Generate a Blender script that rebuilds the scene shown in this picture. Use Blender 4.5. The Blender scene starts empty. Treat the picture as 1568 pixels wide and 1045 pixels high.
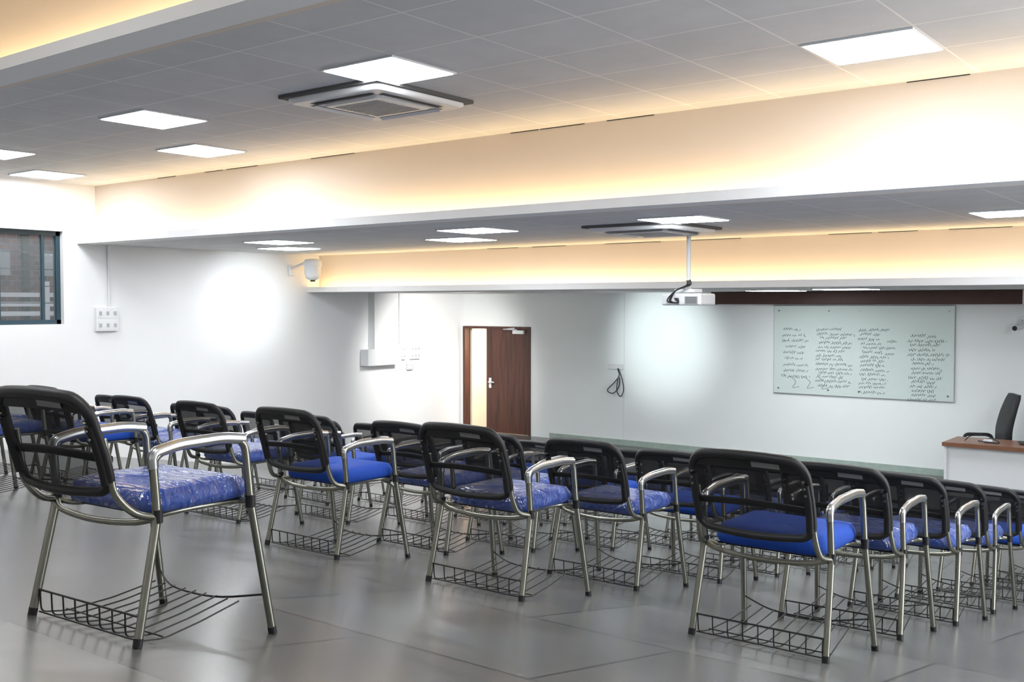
import bpy, math, random
from mathutils import Vector, Matrix
random.seed(7)
scene = bpy.context.scene
try:
    scene.view_settings.view_transform = 'Standard'
except Exception as e:
    print(e)

# ------------------------------------------------------------------ layout
XL, XR = -13.5, 1.8
YB, YF = 15.85, -1.4          # board wall / rear wall
SL = 0.175
Y_FLAT = 10.16
def floor_z(y):
    return max(0.0, 1.7775 - SL * y)
C0, C1, C2, C3 = 4.99, 4.19, 3.37, 2.74    # ceiling levels
BEAMS = [(3.62, C1, C0), (7.66, C2, C1), (11.8, C3, C2)]

# ------------------------------------------------------------------ materials
def new_mat(name):
    m = bpy.data.materials.new(name); m.use_nodes = True
    nt = m.node_tree
    return m, nt, nt.nodes['Principled BSDF']
def pbr(name, col, rough=0.5, metal=0.0, coat=0.0, noise=0.0, nscale=8.0, bump=0.0, bscale=40.0, emis=None, es=0.0):
    m, nt, b = new_mat(name)
    b.inputs['Base Color'].default_value = (*col, 1)
    b.inputs['Roughness'].default_value = rough
    b.inputs['Metallic'].default_value = metal
    b.inputs['Coat Weight'].default_value = coat
    tc = nt.nodes.new('ShaderNodeTexCoord')
    if noise > 0:
        n = nt.nodes.new('ShaderNodeTexNoise'); n.inputs['Scale'].default_value = nscale
        n.inputs['Detail'].default_value = 4
        nt.links.new(tc.outputs['Object'], n.inputs['Vector'])
        mx = nt.nodes.new('ShaderNodeMix'); mx.data_type = 'RGBA'
        mx.inputs[6].default_value = (*[c * (1 - noise) for c in col], 1)
        mx.inputs[7].default_value = (*[min(1, c * (1 + noise)) for c in col], 1)
        nt.links.new(n.outputs['Fac'], mx.inputs[0])
        nt.links.new(mx.outputs[2], b.inputs['Base Color'])
    if bump > 0:
        n2 = nt.nodes.new('ShaderNodeTexNoise'); n2.inputs['Scale'].default_value = bscale
        n2.inputs['Detail'].default_value = 5
        nt.links.new(tc.outputs['Object'], n2.inputs['Vector'])
        bp = nt.nodes.new('ShaderNodeBump'); bp.inputs['Strength'].default_value = bump
        bp.inputs['Distance'].default_value = 0.01
        nt.links.new(n2.outputs['Fac'], bp.inputs['Height'])
        nt.links.new(bp.outputs['Normal'], b.inputs['Normal'])
    if emis:
        b.inputs['Emission Color'].default_value = (*emis, 1)
        b.inputs['Emission Strength'].default_value = es
    return m

M = {}
M['wall'] = pbr('wall_paint', (0.81, 0.81, 0.81), 0.6, noise=0.03, nscale=1.2, bump=0.05, bscale=60)
M['wallb'] = pbr('wall_paint_board', (0.82, 0.85, 0.84), 0.55, noise=0.02, nscale=1.0, bump=0.04, bscale=60)
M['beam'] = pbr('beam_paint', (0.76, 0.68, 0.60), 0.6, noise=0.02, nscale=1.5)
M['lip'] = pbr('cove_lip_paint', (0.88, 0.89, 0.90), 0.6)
M['chrome'] = pbr('chair_chrome', (0.29, 0.29, 0.25), 0.30, metal=1.0, noise=0.12, nscale=20)
M['chromeb'] = pbr('chair_arm_chrome', (0.58, 0.59, 0.60), 0.22, metal=1.0, noise=0.05, nscale=20)
M['black'] = pbr('black_plastic', (0.008, 0.008, 0.010), 0.5)
M['wire'] = pbr('black_wire', (0.012, 0.012, 0.012), 0.45)
M['blue'] = pbr('seat_fabric_blue', (0.004, 0.062, 0.42), 0.8, noise=0.12, nscale=60, bump=0.2, bscale=300)
M['label'] = pbr('label_grey', (0.18, 0.18, 0.19), 0.4)
M['white'] = pbr('white_plastic', (0.74, 0.75, 0.76), 0.4)
M['whited'] = pbr('white_plastic_grille', (0.42, 0.43, 0.44), 0.5)
M['dark'] = pbr('dark_gap', (0.02, 0.02, 0.02), 0.7)
M['gap'] = pbr('grey_gap', (0.10, 0.10, 0.10), 0.7)
M['teal'] = pbr('window_frame_teal', (0.02, 0.05, 0.07), 0.4)
M['skirt'] = pbr('skirting_green_stone', (0.36, 0.44, 0.39), 0.4, noise=0.25, nscale=10)
M['desktop'] = pbr('desk_top_wood', (0.20, 0.09, 0.05), 0.35, noise=0.2, nscale=12)
M['deskw'] = pbr('desk_panel_white', (0.74, 0.75, 0.76), 0.4)
M['leather'] = pbr('black_leather', (0.012, 0.012, 0.014), 0.55, bump=0.2, bscale=80)
M['cream'] = pbr('corridor_cream', (0.85, 0.70, 0.54), 0.7)
M['ink'] = pbr('marker_ink', (0.05, 0.10, 0.085), 0.6)
M['screenbox'] = pbr('screen_housing_brown', (0.060, 0.025, 0.017), 0.5, noise=0.15, nscale=10)
M['panel'] = pbr('led_panel', (1, 1, 1), 0.5, emis=(0.92, 0.96, 1.0), es=35.0)
M['tframe'] = pbr('led_panel_frame', (0.7, 0.72, 0.74), 0.4)
M['ledwarm'] = pbr('led_strip_warm', (1, 0.8, 0.4), 0.5, emis=(1.0, 0.70, 0.32), es=6.0)
M['board'] = pbr('board_glass', (0.64, 0.73, 0.69), 0.12, coat=0.5)

# seat wrapped in clear film
m, nt, b = new_mat('seat_fabric_wrapped_film')
tc = nt.nodes.new('ShaderNodeTexCoord')
mp = nt.nodes.new('ShaderNodeMapping'); mp.inputs['Scale'].default_value = (1.0, 3.0, 1.0)
mp.inputs['Rotation'].default_value = (0, 0, 0.5)
nz = nt.nodes.new('ShaderNodeTexNoise'); nz.inputs['Scale'].default_value = 9; nz.inputs['Detail'].default_value = 3
nz.inputs['Distortion'].default_value = 1.0
cr = nt.nodes.new('ShaderNodeValToRGB')
cr.color_ramp.elements[0].position = 0.35; cr.color_ramp.elements[0].color = (0.006, 0.045, 0.30, 1)
cr.color_ramp.elements[1].position = 0.85; cr.color_ramp.elements[1].color = (0.05, 0.11, 0.40, 1)
bp = nt.nodes.new('ShaderNodeBump'); bp.inputs['Strength'].default_value = 1.0; bp.inputs['Distance'].default_value = 0.07
nt.links.new(tc.outputs['Object'], mp.inputs['Vector']); nt.links.new(mp.outputs[0], nz.inputs['Vector'])
nt.links.new(nz.outputs['Fac'], cr.inputs[0]); nt.links.new(cr.outputs[0], b.inputs['Base Color'])
nt.links.new(nz.outputs['Fac'], bp.inputs['Height'])
nt.links.new(bp.outputs[0], b.inputs['Coat Normal'])
b.inputs['Roughness'].default_value = 0.6; b.inputs['Coat Weight'].default_value = 1.0; b.inputs['Coat Roughness'].default_value = 0.08
b.inputs['Specular IOR Level'].default_value = 0.2
b.inputs['Coat IOR'].default_value = 1.75
M['wrap'] = m

# chair mesh fabric: woven, partly see-through
m, nt, b = new_mat('chair_back_mesh')
b.inputs['Base Color'].default_value = (0.010, 0.010, 0.012, 1); b.inputs['Roughness'].default_value = 0.8
tr = nt.nodes.new('ShaderNodeBsdfTransparent'); mx = nt.nodes.new('ShaderNodeMixShader')
mx.inputs[0].default_value = 0.78
nt.links.new(tr.outputs[0], mx.inputs[1]); nt.links.new(b.outputs[0], mx.inputs[2])
nt.links.new(mx.outputs[0], nt.nodes['Material Output'].inputs['Surface'])
M['mesh'] = m

# tiles
def tile_mat(name, col, line, w, h, mortar, shift, rough, noise, nscale, spec=0.5, var=0.06, detail=6, offset=0.0):
    m, nt, b = new_mat(name)
    tc = nt.nodes.new('ShaderNodeTexCoord')
    mp = nt.nodes.new('ShaderNodeMapping'); mp.inputs['Location'].default_value = (-shift[0], -shift[1], 0)
    br = nt.nodes.new('ShaderNodeTexBrick'); br.offset = offset; br.squash = 1.0
    br.inputs['Scale'].default_value = 1.0
    br.inputs['Brick Width'].default_value = w; br.inputs['Row Height'].default_value = h
    br.inputs['Mortar Size'].default_value = mortar; br.inputs['Mortar Smooth'].default_value = 0.2
    br.inputs['Color1'].default_value = (*[c * (1+var) for c in col], 1)
    br.inputs['Color2'].default_value = (*[c * (1-var) for c in col], 1)
    br.inputs['Mortar'].default_value = (*line, 1)
    nz = nt.nodes.new('ShaderNodeTexNoise'); nz.inputs['Scale'].default_value = nscale; nz.inputs['Detail'].default_value = detail
    nz.inputs['Roughness'].default_value = 0.55
    ra = nt.nodes.new('ShaderNodeMapRange'); ra.inputs[1].default_value = 0.3; ra.inputs[2].default_value = 0.7
    ra.inputs[3].default_value = 1 - noise; ra.inputs[4].default_value = 1 + noise
    mul = nt.nodes.new('ShaderNodeMix'); mul.data_type = 'RGBA'; mul.blend_type = 'MULTIPLY'; mul.inputs[0].default_value = 1
    L = nt.links.new
    L(tc.outputs['Object'], mp.inputs['Vector']); L(mp.outputs[0], br.inputs['Vector']); L(tc.outputs['Object'], nz.inputs['Vector'])
    L(nz.outputs['Fac'], ra.inputs[0]); L(br.outputs['Color'], mul.inputs[6]); L(ra.outputs[0], mul.inputs[7])
    L(mul.outputs[2], b.inputs['Base Color'])
    b.inputs['Roughness'].default_value = rough
    b.inputs['Specular IOR Level'].default_value = spec
    return m
M['ceil'] = tile_mat('ceiling_tile', (0.68, 0.685, 0.69), (0.92, 0.90, 0.87), 0.74, 0.68, 0.007, (-5.59, 4.99), 0.8, 0.04, 3.0, 0.2, 0.025)
M['floor'] = tile_mat('floor_stone', (0.122, 0.123, 0.120), (0.055, 0.055, 0.053), 1.45, 1.0, 0.009, (0.2, 0.65), 0.25, 0.17, 1.1, 0.55, 0.16, 4, 0.5)

# door wood
m, nt, b = new_mat('door_wood')
tc = nt.nodes.new('ShaderNodeTexCoord'); mp = nt.nodes.new('ShaderNodeMapping'); mp.inputs['Scale'].default_value = (14, 14, 0.9)
nz = nt.nodes.new('ShaderNodeTexNoise'); nz.inputs['Scale'].default_value = 1.5; nz.inputs['Detail'].default_value = 5
cr = nt.nodes.new('ShaderNodeValToRGB')
cr.color_ramp.elements[0].position = 0.3; cr.color_ramp.elements[0].color = (0.045, 0.016, 0.010, 1)
cr.color_ramp.elements[1].position = 0.75; cr.color_ramp.elements[1].color = (0.12, 0.042, 0.024, 1)
nt.links.new(tc.outputs['Object'], mp.inputs[0]); nt.links.new(mp.outputs[0], nz.inputs['Vector'])
nt.links.new(nz.outputs['Fac'], cr.inputs[0]); nt.links.new(cr.outputs[0], b.inputs['Base Color']); b.inputs['Roughness'].default_value = 0.45
M['door'] = m
# exterior brick
m, nt, b = new_mat('exterior_brick')
tc = nt.nodes.new('ShaderNodeTexCoord')
sx = nt.nodes.new('ShaderNodeSeparateXYZ'); cx_ = nt.nodes.new('ShaderNodeCombineXYZ')
br = nt.nodes.new('ShaderNodeTexBrick'); br.inputs['Scale'].default_value = 3
br.inputs['Color1'].default_value = (0.24, 0.09, 0.07, 1); br.inputs['Color2'].default_value = (0.13, 0.06, 0.06, 1); br.inputs['Mortar'].default_value = (0.22, 0.20, 0.22, 1)
nt.links.new(tc.outputs['Object'], sx.inputs[0]); nt.links.new(sx.outputs[1], cx_.inputs[0]); nt.links.new(sx.outputs[2], cx_.inputs[1])
nt.links.new(cx_.outputs[0], br.inputs[0]); nt.links.new(br.outputs[0], b.inputs['Base Color'])
M['brick'] = m
m, nt, b = new_mat('window_glass')
b.inputs['Base Color'].default_value = (0.8, 0.9, 0.92, 1); b.inputs['Roughness'].default_value = 0.05
tr = nt.nodes.new('ShaderNodeBsdfTransparent'); mx = nt.nodes.new('ShaderNodeMixShader'); mx.inputs[0].default_value = 0.06
nt.links.new(tr.outputs[0], mx.inputs[1]); nt.links.new(b.outputs[0], mx.inputs[2]); nt.links.new(mx.outputs[0], nt.nodes['Material Output'].inputs['Surface'])
M['glass'] = m

# ------------------------------------------------------------------ mesh builder
class MB:
    def __init__(s): s.v = []; s.f = []; s.m = []; s.sm = []; s.mats = []
    def mi(s, k):
        if k not in s.mats: s.mats.append(k)
        return s.mats.index(k)
    def add(s, vs, fs, mat, smooth=False):
        o = len(s.v); s.v += [tuple(v) for v in vs]; k = s.mi(mat)
        for f in fs:
            s.f.append([i + o for i in f]); s.m.append(k); s.sm.append(smooth)
    def box(s, a, b, mat, bev=0.0):
        x0, y0, z0 = [min(a[i], b[i]) for i in range(3)]; x1, y1, z1 = [max(a[i], b[i]) for i in range(3)]
        if bev <= 0:
            vs = [(x0,y0,z0),(x1,y0,z0),(x1,y1,z0),(x0,y1,z0),(x0,y0,z1),(x1,y0,z1),(x1,y1,z1),(x0,y1,z1)]
            s.add(vs, [(0,3,2,1),(4,5,6,7),(0,1,5,4),(1,2,6,5),(2,3,7,6),(3,0,4,7)], mat)
        else:
            import bmesh
            bm = bmesh.new(); bmesh.ops.create_cube(bm, size=1)
            for v in bm.verts:
                v.co = Vector(((x0+x1)/2 + v.co.x*(x1-x0), (y0+y1)/2 + v.co.y*(y1-y0), (z0+z1)/2 + v.co.z*(z1-z0)))
            bmesh.ops.bevel(bm, geom=bm.edges[:], offset=bev, segments=3, affect='EDGES', profile=0.5)
            bm.verts.index_update()
            s.add([v.co.copy() for v in bm.verts], [[v.index for v in f.verts] for f in bm.faces], mat, False)
            bm.free()
    def tube(s, pts, r, mat, seg=8, closed=False, cap=True, flat=1.0):
        pts = [Vector(p) for p in pts]; n = len(pts)
        tans = []
        for i in range(n):
            a = pts[(i-1) % n] if (closed or i > 0) else pts[i]
            b = pts[(i+1) % n] if (closed or i < n-1) else pts[i]
            t = (b - a); tans.append(t.normalized() if t.length > 1e-9 else Vector((0,0,1)))
        up = Vector((0,0,1)) if abs(tans[0].z) < 0.9 else Vector((1,0,0))
        nrm = (up - tans[0]*up.dot(tans[0])).normalized()
        vs = []
        for i in range(n):
            nrm = (nrm - tans[i]*nrm.dot(tans[i])).normalized(); bi = tans[i].cross(nrm)
            rr = r[i] if isinstance(r, (list, tuple)) else r
            for k in range(seg):
                a = 2*math.pi*k/seg
                vs.append(pts[i] + nrm*math.cos(a)*rr + bi*math.sin(a)*rr*flat)
        fs = []
        for i in range(n if closed else n-1):
            j = (i+1) % n
            for k in range(seg):
                k2 = (k+1) % seg
                fs.append((i*seg+k, j*seg+k, j*seg+k2, i*seg+k2))
        s.add(vs, fs, mat, True)
        if cap and not closed:
            s.add(vs[:seg], [tuple(range(seg))], mat); s.add(vs[-seg:], [tuple(reversed(range(seg)))], mat)
    def loft(s, rings, mat, capb=True, capt=True, smooth=True):
        n = len(rings[0]); vs = [p for r in rings for p in r]; fs = []
        for i in range(len(rings)-1):
            for k in range(n):
                k2 = (k+1) % n
                fs.append((i*n+k, i*n+k2, (i+1)*n+k2, (i+1)*n+k))
        s.add(vs, fs, mat, smooth)
        if capb: s.add(rings[0], [tuple(reversed(range(n)))], mat, smooth)
        if capt: s.add(rings[-1], [tuple(range(n))], mat, smooth)
    def mesh(s, name):
        me = bpy.data.meshes.new(name); me.from_pydata(s.v, [], s.f)
        for k in s.mats: me.materials.append(M[k])
        me.polygons.foreach_set('material_index', s.m); me.polygons.foreach_set('use_smooth', s.sm)
        me.update(); return me
    def obj(s, name, loc=(0,0,0), rot=(0,0,0)):
        return put(s.mesh(name), name, loc, rot)
def put(me, name, loc=(0,0,0), rot=(0,0,0)):
    o = bpy.data.objects.new(name, me); scene.collection.objects.link(o)
    o.location = loc; o.rotation_euler = rot; return o
def smooth_path(pts, sub=5, closed=False):
    pts = [Vector(p) for p in pts]; n = len(pts); out = []
    rng = n if closed else n-1
    for i in range(rng):
        p1, p2 = pts[i], pts[(i+1) % n]
        p0 = pts[(i-1) % n] if (closed or i > 0) else p1*2 - p2
        p3 = pts[(i+2) % n] if (closed or i < n-2) else p2*2 - p1
        for k in range(sub):
            t = k/sub
            out.append(0.5*((2*p1) + (p2-p0)*t + (2*p0-5*p1+4*p2-p3)*t*t + (3*p1-p0-3*p2+p3)*t**3))
    if not closed: out.append(pts[-1])
    return out
def fillet(pts, r, k=5):
    pts = [Vector(p) for p in pts]; out = [pts[0]]
    for i in range(1, len(pts)-1):
        a, b, c = pts[i-1], pts[i], pts[i+1]
        rr = min(r, (a-b).length*0.48, (c-b).length*0.48)
        p, q = b + (a-b).normalized()*rr, b + (c-b).normalized()*rr
        for j in range(k+1):
            t = j/k; out.append(p*(1-t)**2 + b*2*t*(1-t) + q*t*t)
    out.append(pts[-1]); return out
def rrect(w, h, r, n=6):
    out = []
    for cx, cy, a0 in ((w-r, h-r, 0), (-w+r, h-r, 90), (-w+r, -h+r, 180), (w-r, -h+r, 270)):
        for k in range(n+1):
            a = math.radians(a0 + 90*k/n); out.append((cx + r*math.cos(a), cy + r*math.sin(a)))
    return out

# ------------------------------------------------------------------ room shell
b = MB()
xs0, xs1 = XL-0.25, XR+0.25
prof = [(YF-0.25, floor_z(YF-0.25)), (Y_FLAT, 0.0), (YB+0.25, 0.0)]
vs = []
for (y, z) in prof:
    vs += [(xs0,y,z),(xs1,y,z),(xs0,y,z-0.2),(xs1,y,z-0.2)]
fs = []
for i in range(2):
    o = i*4
    fs += [(o,o+1,o+5,o+4),(o+2,o+6,o+7,o+3),(o,o+4,o+6,o+2),(o+1,o+3,o+7,o+5)]
fs += [(0,2,3,1),(8,9,11,10)]
b.add(vs, fs, 'floor'); b.obj('floor')

def wallbox(name, a, c, mat='wall'):
    b = MB(); b.box(a, c, mat); b.obj(name)
WY0, WY1, WZ0, WZ1 = 5.75, 7.46, 2.26, 3.53
T = 0.25
wallbox('wall_left', (XL-T, YF-T, -0.1), (XL, WY0, C0+0.2)); wallbox('wall_left', (XL-T, WY1, -0.1), (XL, YB+T, C0+0.2))
wallbox('wall_left', (XL-T, WY0, -0.1), (XL, WY1, WZ0)); wallbox('wall_left', (XL-T, WY0, WZ1), (XL, WY1, C0+0.2))
DX0, DX1, DZ = -13.44, -11.75, 2.10
wallbox('wall_board', (XL, YB, -0.1), (DX0, YB+T, C2)); wallbox('wall_board', (DX1, YB, -0.1), (XR, YB+T, C2), 'wallb')
wallbox('wall_board', (DX0, YB, DZ), (DX1, YB+T, C2), 'wallb')
wallbox('wall_right', (XR, YF-T, -0.1), (XR+T, YB+T, C0+0.2))
wallbox('wall_rear', (XL, YF-T, -0.1), (XR, YF, C0+0.2))
def ceil(name, y0, y1, z):
    b = MB(); b.box((XL, y0, z), (XR, y1, z+0.08), 'ceil'); b.obj(name)
ceil('ceiling', YF, 4.05, C0); ceil('ceiling_mid', 3.92, 8.1, C1); ceil('ceiling_lower', 7.96, 12.25, C2); ceil('ceiling_front', 12.1, YB, C3)
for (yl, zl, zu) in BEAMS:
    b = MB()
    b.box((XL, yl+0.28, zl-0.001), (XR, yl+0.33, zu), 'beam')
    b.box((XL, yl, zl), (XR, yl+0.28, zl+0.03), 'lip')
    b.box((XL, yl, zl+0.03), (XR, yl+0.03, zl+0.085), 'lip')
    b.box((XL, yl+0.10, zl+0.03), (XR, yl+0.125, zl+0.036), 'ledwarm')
    for k in range(9):
        x0 = XL + 0.8 + random.random()*12.0
        b.box((x0, yl+0.274, zu-0.007), (x0+0.3+random.random()*0.5, yl+0.28, zu-0.001), 'dark')
    b.obj('ceiling_beam')
    ld = bpy.data.lights.new('cove_led', 'AREA'); ld.shape = 'RECTANGLE'; ld.size = XR-XL-0.2; ld.size_y = 0.04
    ld.energy = 50; ld.color = (1.0, 0.70, 0.35)
    lo = bpy.data.objects.new('cove_led_strip', ld); scene.collection.objects.link(lo)
    lo.location = ((XL+XR)/2, yl+0.19, zl+0.045); lo.rotation_euler = (math.radians(180), 0, 0)
b = MB(); b.box((-11.3, YB-0.02, 0), (XR, YB, 0.10), 'skirt'); b.obj('baseboard_board')
b = MB(); b.box((-9.675, YB-0.006, 0.10), (-9.66, YB, C3), 'white'); b.obj('trim_1')

b = MB(); b.box((XL+0.002, 13.25, 1.50), (XL+0.16, 13.85, C3-0.003), 'wall'); b.box((XL+0.002, 13.05, 1.42), (XL+0.2, 13.9, 1.72), 'white', 0.01); b.obj('cable_duct')
b = MB(); b.tube([(XL+0.022, 14.05, 1.8), (XL+0.022, 14.05, C3-0.003)], 0.018, 'white'); b.obj('conduit_pipe')
def switchbox(name, y, z, w, h, x=XL+0.002):
    b = MB(); b.box((x, y-w/2, z-h/2), (x+0.05, y+w/2, z+h/2), 'white', 0.008)
    for r in range(2):
        b.box((x+0.05, y-w*0.42, z-h/4+r*h/2-h*0.19), (x+0.054, y+w*0.42, z-h/4+r*h/2+h*0.19), 'white', 0.001)
        for c in range(3):
            yy = y - w/2 + w*(c+0.5)/3; zz = z - h/4 + r*h/2
            b.box((x+0.054, yy-w*0.06, zz-h*0.08), (x+0.060, yy+w*0.06, zz+h*0.08), 'whited', 0.002)
    b.obj(name)
switchbox('switchboard', 8.08, 2.32, 0.34, 0.34); switchbox('switchboard', 14.05, 1.62, 0.26, 0.26); switchbox('switchboard', 14.45, 1.62, 0.26, 0.26)
switchbox('switchboard', 14.32, 1.35, 0.16, 0.12)
b = MB(); b.tube([(XL+0.018, 8.12, 2.5), (XL+0.018, 8.12, C2-0.003)], 0.014, 'white'); b.obj('conduit_pipe')

# ------------------------------------------------------------------ window
b = MB()
fx = XL-0.12
fr = 0.06
b.box((fx-0.04, WY0, WZ0), (fx+0.04, WY0+fr, WZ1), 'teal'); b.box((fx-0.04, WY1-fr, WZ0), (fx+0.04, WY1, WZ1), 'teal')
b.box((fx-0.04, WY0, WZ0), (fx+0.04, WY1, WZ0+fr), 'teal'); b.box((fx-0.04, WY0, WZ1-fr), (fx+0.04, WY1, WZ1), 'teal')
for y in (6.10, 6.62, 7.22):
    b.box((fx-0.03, y-0.02, WZ0), (fx+0.03, y+0.02, WZ1), 'teal')
b.box((fx-0.005, WY0+fr, WZ0+fr), (fx, WY1-fr, WZ1-fr), 'glass')
for k in range(1, 5):
    z = WZ0 + fr + k*0.23
    b.box((fx-0.10, WY0, z-0.006), (fx-0.088, WY1, z+0.006), 'dark')
b.obj('window_1')
b = MB()
bx = -16.5
b.box((bx-0.2, 1, -1), (bx, 13, 7.5), 'brick')
for k in range(9):
    y = 4.6 + k*0.95
    b.box((bx, y, 1.0), (bx+0.08, y+0.10, 5.5), 'dark')
    b.box((bx, y+0.3, 3.0), (bx+0.05, y+0.75, 3.4), 'whited')
    b.box((bx, y+0.15, 3.75), (bx+0.05, y+0.6, 4.05), 'gap')
for k in range(7):
    b.box((bx+0.3, 3, 1.75+k*0.15), (bx+0.34, 12, 1.82+k*0.15), 'white')
for k in range(10):
    b.box((bx+0.34, 3.2+k*0.9, -1), (bx+0.38, 3.27+k*0.9, 2.9), 'white')
b.obj('neighbouring_building')

# ------------------------------------------------------------------ door
b = MB()
f = 0.05
b.box((DX0+0.003, YB-0.02, 0), (DX0+f, YB+0.15, DZ-0.003), 'door'); b.box((DX1-f, YB-0.02, 0), (DX1-0.003, YB+0.15, DZ-0.003), 'door'); b.box((DX0+f, YB-0.02, DZ-f), (DX1-f, YB+0.15, DZ-0.003), 'door')
lx0 = -12.86
b.box((lx0, YB+0.02, 0.01), (DX1-f, YB+0.06, DZ-f), 'door')
b.tube(fillet([(lx0+0.10, YB+0.02, 1.0), (lx0+0.10, YB-0.05, 1.0), (lx0+0.24, YB-0.05, 1.0)], 0.02), 0.014, 'white')
b.box((lx0+0.07, YB+0.005, 0.88), (lx0+0.13, YB+0.02, 1.08), 'white', 0.004)
b.box((DX1-0.42, YB-0.04, DZ-0.14), (DX1-0.16, YB+0.02, DZ-0.07), 'white', 0.008)
b.tube([(DX1-0.3, YB-0.05, DZ-0.06), (DX1-0.55, YB-0.16, DZ-0.05), (DX1-0.38, YB-0.02, DZ-0.03)], 0.01, 'white')
b.box((DX0+f, YB+0.16, 0.01), (DX0+f+0.04, YB+0.72, DZ-f), 'cream')
b.obj('door_1')
b = MB()
b.box((-14.2, YB+0.9, -0.1), (-10.5, YB+1.0, 2.8), 'cream'); b.box((-14.2, YB+T, 2.6), (-10.5, YB+1.0, 2.7), 'cream')
b.box((-14.2, YB+T, -0.2), (-10.5, YB+1.0, -0.0), 'floor')
b.box((-10.6, YB+T, -0.1), (-10.5, YB+1.0, 2.8), 'cream')
b.obj('wall_corridor')

# ------------------------------------------------------------------ lights / AC
def led_panel(x, y, z, w=0.70, h=0.66):
    b = MB()
    b.box((-w/2, -h/2, -0.012), (w/2, h/2, 0), 'tframe'); b.box((-w/2+0.02, -h/2+0.02, -0.016), (w/2-0.02, h/2-0.02, -0.012), 'panel')
    b.obj('ceiling_light_panel', (x, y, z-0.001))
for (x, y) in [(-5.2,5.32),(-2.25,6.72),(-8.2,5.4),(-9.45,6.8),(-11.4,5.5),(-12.75,6.85),(0.5,5.4)]:
    led_panel(x, y, C1)
for (x, y) in [(-7.4,8.98),(-8.6,10.1),(-4.85,9.05),(-10.9,9.05),(-12.0,10.15),(-2.1,10.25),(-1.2,9.05)]:
    led_panel(x, y, C2)
for (x, y) in [(-4.75,13.3),(-6.1,14.2),(-1.2,13.4)]:
    led_panel(x, y, C3)
for (x, y) in [(-2.2,1.4),(-6.0,1.4),(-10,1.4),(0.3,2.4)]:
    led_panel(x, y, C0)

def cassette(x, y, z):
    b = MB()
    S = 0.55
    b.box((-S, -S, -0.028), (S, S, 0), 'gap')  # dark plate stands in for the shadow gap around the unit
    out = rrect(0.51, 0.51, 0.06)
    r0 = [(p[0], p[1], -0.028) for p in out]; r1 = [(p[0], p[1], -0.050) for p in out]
    r2 = [(p[0]*0.95, p[1]*0.95, -0.066) for p in out]
    b.loft([r2, r1, r0], 'white')
    for k in range(4):
        a = math.pi/2*k
        c, s_ = math.cos(a), math.sin(a)
        vs = []
        for (px, py, pz) in [(-0.34,0.355,-0.068),(0.34,0.355,-0.068),(0.34,0.41,-0.068),(-0.34,0.41,-0.068)]:
            vs.append((px*c-py*s_, px*s_+py*c, pz))
        b.add(vs, [(0,1,2,3)], 'gap')
        vs = []
        for (px, py, pz) in [(-0.33,0.36,-0.070),(0.33,0.36,-0.070),(0.33,0.392,-0.088),(-0.33,0.392,-0.088)]:
            vs.append((px*c-py*s_, px*s_+py*c, pz))
        b.add(vs, [(0,1,2,3)], 'white')
    gr = rrect(0.30, 0.30, 0.03)
    b.loft([[(p[0]*0.97, p[1]*0.97, -0.082) for p in gr], [(p[0], p[1], -0.066) for p in gr]], 'white')
    for k in range(15):
        yy = -0.23 + k*0.033
        b.box((-0.24, yy, -0.086), (0.24, yy+0.013, -0.082), 'whited')
    b.obj('ceiling_air_conditioner', (x, y, z-0.001))
cassette(-5.95, 5.95, C1); cassette(-5.6, 9.75, C2)

def spot(name, loc, tgt, e, ang, col=(1,1,1), blend=1.0, r=0.1):
    l = bpy.data.lights.new(name, 'SPOT'); l.energy = e; l.spot_size = math.radians(ang); l.spot_blend = blend; l.color = col; l.shadow_soft_size = r
    o = bpy.data.objects.new(name, l); scene.collection.objects.link(o); o.location = loc
    o.rotation_euler = (Vector(tgt)-Vector(loc)).to_track_quat('-Z', 'Y').to_euler()
spot('wall_glow_fill', (-10.9, 10.2, 3.2), (-13.5, 10.6, 2.65), 190, 46, (0.85, 0.96, 1), r=0.2)  # added lamp without a fixture, makes the bright patch on the left wall
spot('wall_glow_fill', (-8.9, 12.9, 2.6), (-8.87, 15.85, 1.9), 370, 49, (0.86, 0.97, 1), r=0.2)  # added lamp without a fixture, makes the round glow on the board wall
spot('wall_glow_fill', (-11.0, 13.4, 2.6), (-13.5, 14.9, 1.2), 600, 90, (1, 0.99, 0.96), r=0.25)  # added lamp, brightens the far left corner in place of daylight from the door
l = bpy.data.lights.new('corridor_fill', 'AREA'); l.size = 0.6; l.energy = 80; l.color = (1, 0.93, 0.84)  # added lamp, brightens the cream wall beyond the door
o = bpy.data.objects.new('corridor_fill', l); scene.collection.objects.link(o); o.location = (-12.3, YB+0.6, 2.5)
l = bpy.data.lights.new('hall_fill', 'AREA'); l.shape = 'RECTANGLE'; l.size = 8; l.size_y = 1.6; l.energy = 330; l.color = (0.95, 0.98, 1)  # added fill lamp out of view at the right wall, no window there
o = bpy.data.objects.new('hall_fill', l); scene.collection.objects.link(o); o.location = (XR-0.05, 6, 2.6); o.rotation_euler = (0, math.radians(90), 0)

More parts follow.
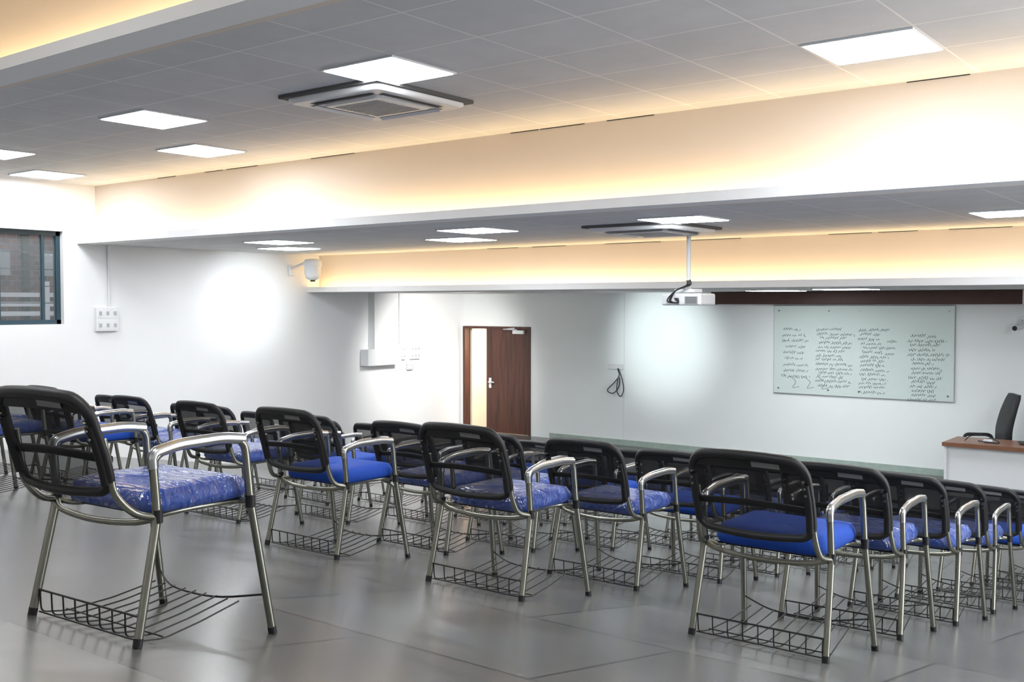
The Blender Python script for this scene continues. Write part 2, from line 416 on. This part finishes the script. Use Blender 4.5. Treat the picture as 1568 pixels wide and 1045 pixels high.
# ------------------------------------------------------------------ board, screen, projector
b = MB()
bx0, bx1, bz0, bz1 = -6.82, -4.05, 1.105, 2.51
b.box((bx0, YB-0.035, bz0), (bx1, YB-0.02, bz1), 'board')
for (x, z) in [(bx0+0.08, bz0+0.08), (bx1-0.08, bz0+0.08), (bx0+0.08, bz1-0.08), (bx1-0.08, bz1-0.08), ((bx0+bx1)/2, bz0+0.08), ((bx0+bx1)/2, bz1-0.08), (bx0+0.9, bz1-0.08), (bx0+0.9, bz0+0.08)]:
    b.tube([(x, YB-0.002, z), (x, YB-0.045, z)], 0.014, 'chrome')
b.tube([(bx0, YB-0.03, bz0), (bx1, YB-0.03, bz0), (bx1, YB-0.03, bz1), (bx0, YB-0.03, bz1)], 0.007, 'white', 4, closed=True)
def scribble(x, z, w, h):
    p = []; t = 0; ph = random.random()*6
    while t < w:
        p.append((x+t + 0.008*math.sin(t*230+ph), YB-0.038, z + t*0.06 + h*0.5*math.sin(t*170+ph)*(0.3+random.random()*1.3)))
        t += 0.008
    b.tube(p, 0.0027, 'ink', 3, cap=False)
for (cx, w, n, ztop) in [(-6.70, 0.46, 9, 2.12), (-6.14, 0.60, 14, 2.12), (-5.46, 0.46, 15, 2.12), (-5.05, 0.18, 3, 1.95), (-4.72, 0.56, 15, 2.04)]:
    for i in range(n):
        z = ztop - i*(0.068 if n > 9 else 0.095) + random.random()*0.015; x = cx + random.random()*0.08; end = cx + w*(0.7+0.4*random.random())
        while x < end:
            ww = 0.05 + random.random()*0.16
            scribble(x, z + random.random()*0.014, min(ww, end-x), 0.030+0.012*random.random()); x += ww + 0.022
for k in range(3):
    x = -6.55 + k*0.24
    b.tube(smooth_path([(x, YB-0.038, 1.38), (x+0.1, YB-0.038, 1.30), (x+0.05, YB-0.038, 1.2), (x+0.16, YB-0.038, 1.22)], 4), 0.0028, 'ink', 3)
b.obj('glass_writing_board')

b = MB(); b.box((-7.85, YB-0.18, 2.535), (-1.2, YB-0.002, 2.735), 'screenbox', 0.01)
b.box((-7.87, YB-0.19, 2.53), (-7.83, YB-0.002, 2.737), 'dark'); b.box((-3.12, YB-0.2, 2.53), (-3.06, YB-0.002, 2.737), 'white'); b.obj('projector_screen_housing')

b = MB()
px, py = -5.4, 10.2
b.tube([(0,0,C2-0.003), (0,0,2.72)], 0.024, 'white', 12); b.box((-0.09,-0.09,C2-0.02), (0.09,0.09,C2-0.003), 'white', 0.005)
b.box((-0.12,-0.1,2.66), (0.12,0.1,2.70), 'white', 0.008); b.tube([(0,0,2.73),(0,0,2.66)], 0.03, 'white', 12)
b.box((-0.24,-0.18,2.52), (0.24,0.18,2.65), 'white', 0.02)
b.box((0.05,-0.186,2.54), (0.21,-0.178,2.62), 'whited')
for k in range(6): b.box((0.06,-0.189,2.546+k*0.012), (0.20,-0.185,2.551+k*0.012), 'dark')
b.tube([(-0.13,0.17,2.585),(-0.13,0.21,2.585)], 0.045, 'dark', 16)
for (dx, k) in ((0,1.0),(0.02,0.8),(-0.02,0.7)):
    b.tube(smooth_path([(dx,0.0,2.80),(0.06+dx,-0.12,2.74),(-0.05,-0.2,2.68*1),(-0.15*k,-0.21,2.57),(-0.02,-0.2,2.55),(-0.05+dx,-0.185,2.60)], 5), 0.008, 'black', 6)
b.obj('ceiling_projector', (px, py, 0))

b = MB(); b.box((-0.14, -0.03, 1.36), (0.16, -0.002, 1.46), 'white', 0.005)
b.tube(smooth_path([(0.06,-0.03,1.38),(0.1,-0.04,1.25),(0.0,-0.05,1.12),(-0.14,-0.05,0.98),(-0.02,-0.05,0.93),(0.1,-0.05,1.05),(0.12,-0.05,1.22)], 6), 0.009, 'black', 6)
b.tube(smooth_path([(0.08,-0.03,1.38),(0.16,-0.04,1.2),(0.2,-0.05,1.0),(0.14,-0.05,0.88),(0.06,-0.05,0.98),(0.08,-0.05,1.2)], 6), 0.009, 'black', 6)
b.obj('wall_outlet_with_cable', (-9.85, YB, 0))

def dome_cam(name, loc, rz):
    b = MB()
    b.box((0.002, -0.06, -0.12), (0.03, 0.06, 0.06), 'white', 0.006)
    b.tube(fillet([(0.02,0,0.0),(0.38,0,0.10),(0.46,0,0.12)], 0.05), 0.022, 'white', 8)
    rr = [0.05,0.12,0.15,0.15,0.135,0.135,0.11,0.06]; zz = [0.15,0.14,0.10,0.03,0.02,-0.10,-0.17,-0.20]
    b.loft([[(0.55+r*math.cos(a*math.pi/10), r*math.sin(a*math.pi/10), z) for a in range(20)] for r, z in zip(reversed(rr), reversed(zz))], 'white')
    b.tube([(0.57,-0.02,-0.20),(0.57,-0.02,-0.225)], 0.04, 'dark', 10)
    b.obj(name, loc, (0,0,rz))
dome_cam('security_camera', (XL, 11.45, 3.13), 0)
b = MB(); b.box((-0.06,-0.03,-0.06),(0.06,-0.002,0.06),'white',0.006); b.tube(fillet([(0,-0.02,0),(0,-0.12,0),(0.0,-0.14,-0.04)],0.03),0.018,'white')
b.tube([(0.02,-0.08,-0.07),(-0.04,-0.26,-0.10)],0.045,'white',12); b.tube([(-0.04,-0.26,-0.10),(-0.042,-0.27,-0.102)],0.034,'dark',12)
b.obj('security_camera', (-3.16, YB, 2.3))

# ------------------------------------------------------------------ desk + executive chair
b = MB()
b.box((0,0,0.70),(1.9,0.75,0.74),'desktop',0.006); b.box((0.03,0.06,0.04),(1.87,0.085,0.70),'deskw')
b.box((0.02,0.03,0),(0.05,0.72,0.70),'deskw'); b.box((1.85,0.03,0),(1.88,0.72,0.70),'deskw')
b.box((1.35,0.1,0.1),(1.85,0.7,0.68),'deskw'); b.box((0,-0.003,0.69),(1.9,0.0,0.742),'desktop')
b.obj('teacher_desk', (-3.72, 14.0, 0))
b = MB(); b.tube(smooth_path([(0,0,0.012),(0.06,0.06,0.07),(0.22,0.1,0.08),(0.34,0.02,0.05),(0.42,-0.02,0.012),(0.30,-0.03,0.012),(0.15,0.05,0.012)],6),0.008,'black',6)
b.box((0.22,0.0,0.001),(0.33,0.05,0.04),'white',0.006); b.obj('power_cable', (-3.5, 14.25, 0.743))
b = MB(); b.box((0,0,0),(0.34,0.24,0.02),'black',0.004); b.obj('notebook', (-2.85, 14.3, 0.744), (0,0,0.3))

b = MB()   # faces +X locally
pathc = smooth_path([(-0.20,0,0.46),(-0.26,0,0.62),(-0.27,0,0.82),(-0.32,0,1.05),(-0.40,0,1.30)], 4)
wid = lambda t: 0.24 + 0.03*math.sin(t*3.14) - 0.05*max(0, t-0.75)*4*0.6
rings = []
for i, p in enumerate(pathc):
    t = i/(len(pathc)-1); th = 0.055*(1-0.2*t) if 0 < i < len(pathc)-1 else 0.03
    rings.append([(p.x + c[1], c[0], p.z) for c in rrect(wid(t), th, th*0.9, 5)])
b.loft(rings, 'leather')
cu = rrect(0.26, 0.25, 0.08, 6)
b.loft([[(c[1]*s_+0.02, c[0]*s_, z) for c in cu] for s_, z in ((0.9,0.42),(1,0.44),(1,0.50),(0.93,0.54),(0.6,0.55))], 'leather')
for sy in (-1, 1):
    b.tube(fillet([(-0.18,sy*0.28,0.45),(-0.2,sy*0.31,0.70),(0.18,sy*0.31,0.70),(0.15,sy*0.28,0.44)],0.08),0.024,'black',10)
b.tube([(0,0,0.10),(0,0,0.42)],0.03,'chrome',12)
for k in range(5):
    a = k*2*math.pi/5
    b.tube([(0,0,0.13),(0.30*math.cos(a),0.30*math.sin(a),0.08)],[0.03,0.02],'black',8)
    cx, cy = 0.30*math.cos(a), 0.30*math.sin(a); b.tube([(cx-0.02,cy,0.03),(cx+0.02,cy,0.03)],0.03,'black',12)
b.obj('executive_chair', (-3.50, 15.2, 0), (0,0,math.radians(207)))

# ------------------------------------------------------------------ the hall chairs
FD = 0.575
def hall_chair(seatmat, oy=-0.03, top=0.83):
    b = MB()
    R = 0.0140
    for s in (-1, 1):
        fz = -SL*FD
        path = fillet([(s*0.305,0.0,0.0),(s*0.290,0.095,0.41),(s*0.286,0.080,0.615),(s*0.286,0.19,0.635),(s*0.286,0.38,0.637),(s*0.286,0.475,0.625),(s*0.292,0.495,0.40),(s*0.318,FD,fz)], 0.05, 6)
        b.tube(path, R, 'chrome', 10, flat=1.15)
        b.tube(fillet([(s*0.286,0.083,0.57),(s*0.286,0.080,0.618),(s*0.286,0.18,0.638),(s*0.286,0.38,0.641),(s*0.286,0.47,0.628)],0.04,6),0.0165,'chromeb',10, flat=1.25)
        for q in (Vector((s*0.290,0.095,0.41)), Vector((s*0.292,0.495,0.40))):
            b.tube([q+Vector((0,0,-0.022)), q+Vector((0,0,0.022))], 0.0185, 'black', 10)
        b.tube([(s*0.305,0.0,0.0),(s*0.3035,0.006,0.028)],0.0165,'black',10)
        b.tube([(s*0.318,FD,fz),(s*0.3165,FD-0.005,fz+0.028)],0.0165,'black',10)
        b.tube(smooth_path([(s*0.252,oy-0.02,0.68),(s*0.256,oy+0.0,0.58),(s*0.262,oy+0.015,0.50),(s*0.272,0.02,0.43),(s*0.290,0.095,0.405)],4),0.013,'chrome',8)
        b.tube(smooth_path([(s*0.288,0.095,0.405),(s*0.22,0.14,0.395),(s*0.20,0.3,0.395),(s*0.22,0.46,0.395),(s*0.288,0.495,0.40)],4),0.011,'chrome',8)
    b.tube(smooth_path([(-0.289,0.095,0.405),(-0.2,0.06,0.385),(0,0.045,0.375),(0.2,0.06,0.385),(0.289,0.095,0.405)],5),0.012,'chrome',8)
    b.tube([(-0.289,0.495,0.40),(0.289,0.495,0.40)],0.010,'chrome',8)
    o = rrect(0.255, 0.228, 0.07, 7)
    rings = []
    for sc, z in ((0.90,0.405),(0.97,0.41),(1.0,0.425),(1.005,0.440),(0.985,0.458),(0.93,0.472),(0.75,0.482),(0.4,0.480),(0.1,0.478)):
        rings.append([(c[0]*sc, 0.318+c[1]*sc, z + (0.012*(abs(c[0])/0.25)**2 if z > 0.46 else 0)) for c in o])
    b.loft(rings, seatmat)
    b.box((-0.21,0.14,0.392),(0.21,0.50,0.406),'black')
    zb = 0.51
    def S(u, v):
        w = 0.246 + 0.018*math.sin(min(1, max(0, 0.15+v*0.7))*math.pi) - 0.006*v
        return Vector((u*w, oy + 0.01 - 0.095*v**1.2 - 0.03*(1-u*u), zb + (top-zb)*v + 0.014*(1-u*u)*(v-0.5)*2))
    loop = []
    n = 7
    for cx, cy, a0 in ((0.74,0.78,0),(-0.74,0.78,90),(-0.80,0.16,180),(0.80,0.16,270)):
        rx = 1-abs(cx); ry = (1-cy) if cy > 0.5 else cy
        for k in range(n+1):
            a = math.radians(a0+90*k/n); loop.append((cx+rx*math.cos(a), cy+ry*math.sin(a)))
    dl = []
    for i in range(len(loop)):
        p, q = loop[i], loop[(i+1) % len(loop)]
        d = math.hypot((p[0]-q[0])*0.24, (p[1]-q[1])*0.36); k = max(1, int(d/0.04))
        for j in range(k): dl.append((p[0]+(q[0]-p[0])*j/k, p[1]+(q[1]-p[1])*j/k))
    pts = [S(u, v) for u, v in dl]
    rad = [0.0165 + 0.005*max(0, v-0.6)/0.4 for u, v in dl]
    b.tube(pts, rad, 'black', 8, closed=True)
    rings = [[S(u*sc, 0.5+(v-0.5)*sc) for u, v in dl] for sc in (0.05,0.3,0.55,0.8,0.99)]
    b.loft(rings, 'mesh', capb=True, capt=False)
    g = []; fs = []
    nx = 14
    for j, v in enumerate((0.84,0.91,0.975)):
        for i in range(nx+1):
            u = -0.93 + 1.86*i/nx; u *= (1.0 if j == 0 else 0.95 if j == 1 else 0.85); g.append(S(u, v)+Vector((0,-0.006,0)))
    for j in range(2):
        for i in range(nx):
            a = j*(nx+1)+i; fs.append((a, a+1, a+nx+2, a+nx+1))
    b.add(g, fs, 'black', True)
    g = [S(u, v)+Vector((0,-0.012,0)) for u, v in ((0.15,0.875),(0.62,0.875),(0.62,0.94),(0.15,0.94))]; b.add(g, [(0,1,2,3)], 'label')
    b.tube([S(u, 0.34+0.06*(1-u*u))+Vector((0,0.02,0)) for u in [i/8-1 for i in range(17)]], 0.015, 'black', 8, flat=0.6)
    for s in (-1, 1):
        b.tube([S(s*0.97, v)+Vector((0,-0.010,0)) for v in (0.08,0.3,0.5,0.72)], 0.017, 'black', 8)
        for v in (0.58,0.67,0.76):
            p = S(s*0.97, v); b.tube([p+Vector((0,-0.030,0)), p+Vector((0,-0.014,0))], 0.006, 'chrome', 6)
    W = 0.285
    b.tube([(-0.300,0.02,0.092),(0.300,0.02,0.092)],0.0042,'wire',6)
    b.tube([(-0.290,0.02,0.012),(0.290,0.02,0.012)],0.0033,'wire',6)
    b.tube(smooth_path([(-0.309,FD-0.025,0.05),(-0.15,0.48,0.03),(0,0.465,0.025),(0.15,0.48,0.03),(0.309,FD-0.025,0.05)],4),0.0042,'wire',6)
    nw = 9
    for i in range(nw):
        x = -W + 2*W*i/(nw-1)
        b.tube(fillet([(x,0.02,0.092),(x*0.99,0.022,0.012),(x*0.98,0.12,-0.006),(x*0.9,0.30,0.005),(x*0.85,0.48,0.03)],0.02,3),0.0031,'wire',6)
    b.tube([(-0.28,0.12,0.0),(0.28,0.12,0.0)],0.0030,'wire',6)
    return b.mesh('hall_chair_mesh_'+seatmat)
mA = hall_chair('wrap'); mB = hall_chair('blue'); mN = hall_chair('wrap', -0.06, 0.81)

chairs = [(-3.14,1.78,'n',0.05),(-1.83,4.08,'b',0),(-3.305,3.97,'w',0),(-4.645,4.0,'b',0)]
chairs += [(-1.85,5.12,'w',0.02),(-1.84,6.12,'w',-0.02),(-1.86,7.1,'w',0),(-1.86,8.1,'b',0),(-1.86,9.1,'w',0),(-1.86,10.0,'w',0)]
chairs += [(-3.305,5.06,'w',0),(-3.3,6.1,'b',0.03),(-3.33,7.1,'w',0),(-3.3,8.1,'w',0),(-3.3,9.1,'b',0),(-3.3,10.1,'w',0)]
chairs += [(-4.68,4.98,'w',0.0),(-4.7,5.95,'w',0.02),(-4.68,7.0,'b',0),(-4.7,8.0,'w',0),(-4.7,9.0,'w',0),(-4.7,10.0,'w',0)]
chairs += [(-6.25,4.55,'w',0),(-6.25,5.6,'b',0),(-6.22,6.6,'w',0),(-6.25,7.6,'w',0),(-6.25,8.6,'b',0),(-6.25,9.6,'b',0)]
chairs += [(-7.72,3.45,'w',0),(-7.72,4.2,'b',0),(-7.75,4.95,'w',0),(-7.7,5.75,'w',0),(-7.7,6.7,'w',0),(-7.7,7.7,'w',0),(-7.7,8.7,'b',0),(-7.7,9.7,'b',0)]
chairs += [(-9.2,4.1,'w',0),(-9.2,4.9,'w',0),(-9.2,5.65,'w',0),(-9.2,6.5,'b',0),(-9.2,7.4,'w',0),(-9.2,8.4,'w',0)]
for i, (x, y, k, r) in enumerate(chairs):
    o = put({'w': mA, 'b': mB, 'n': mN}[k], 'mesh_back_armchair', (x, y, floor_z(y)), (0, 0, r))
    if i == 0: o.scale = (0.96, 0.94, 0.96)

# ------------------------------------------------------------------ world + camera
w = bpy.data.worlds.new('sky'); scene.world = w; w.use_nodes = True
bg = w.node_tree.nodes['Background']
bg.inputs[0].default_value = (0.85, 0.92, 1.0, 1); bg.inputs[1].default_value = 0.9

cd = bpy.data.cameras.new('cam'); cd.sensor_width = 36; cd.lens = 36.25; cd.clip_start = 0.05
co = bpy.data.objects.new('camera', cd); scene.collection.objects.link(co)
co.location = (0, 0, 2.53); co.rotation_euler = (math.radians(90-2.03), 0, math.radians(37.6))
scene.camera = co
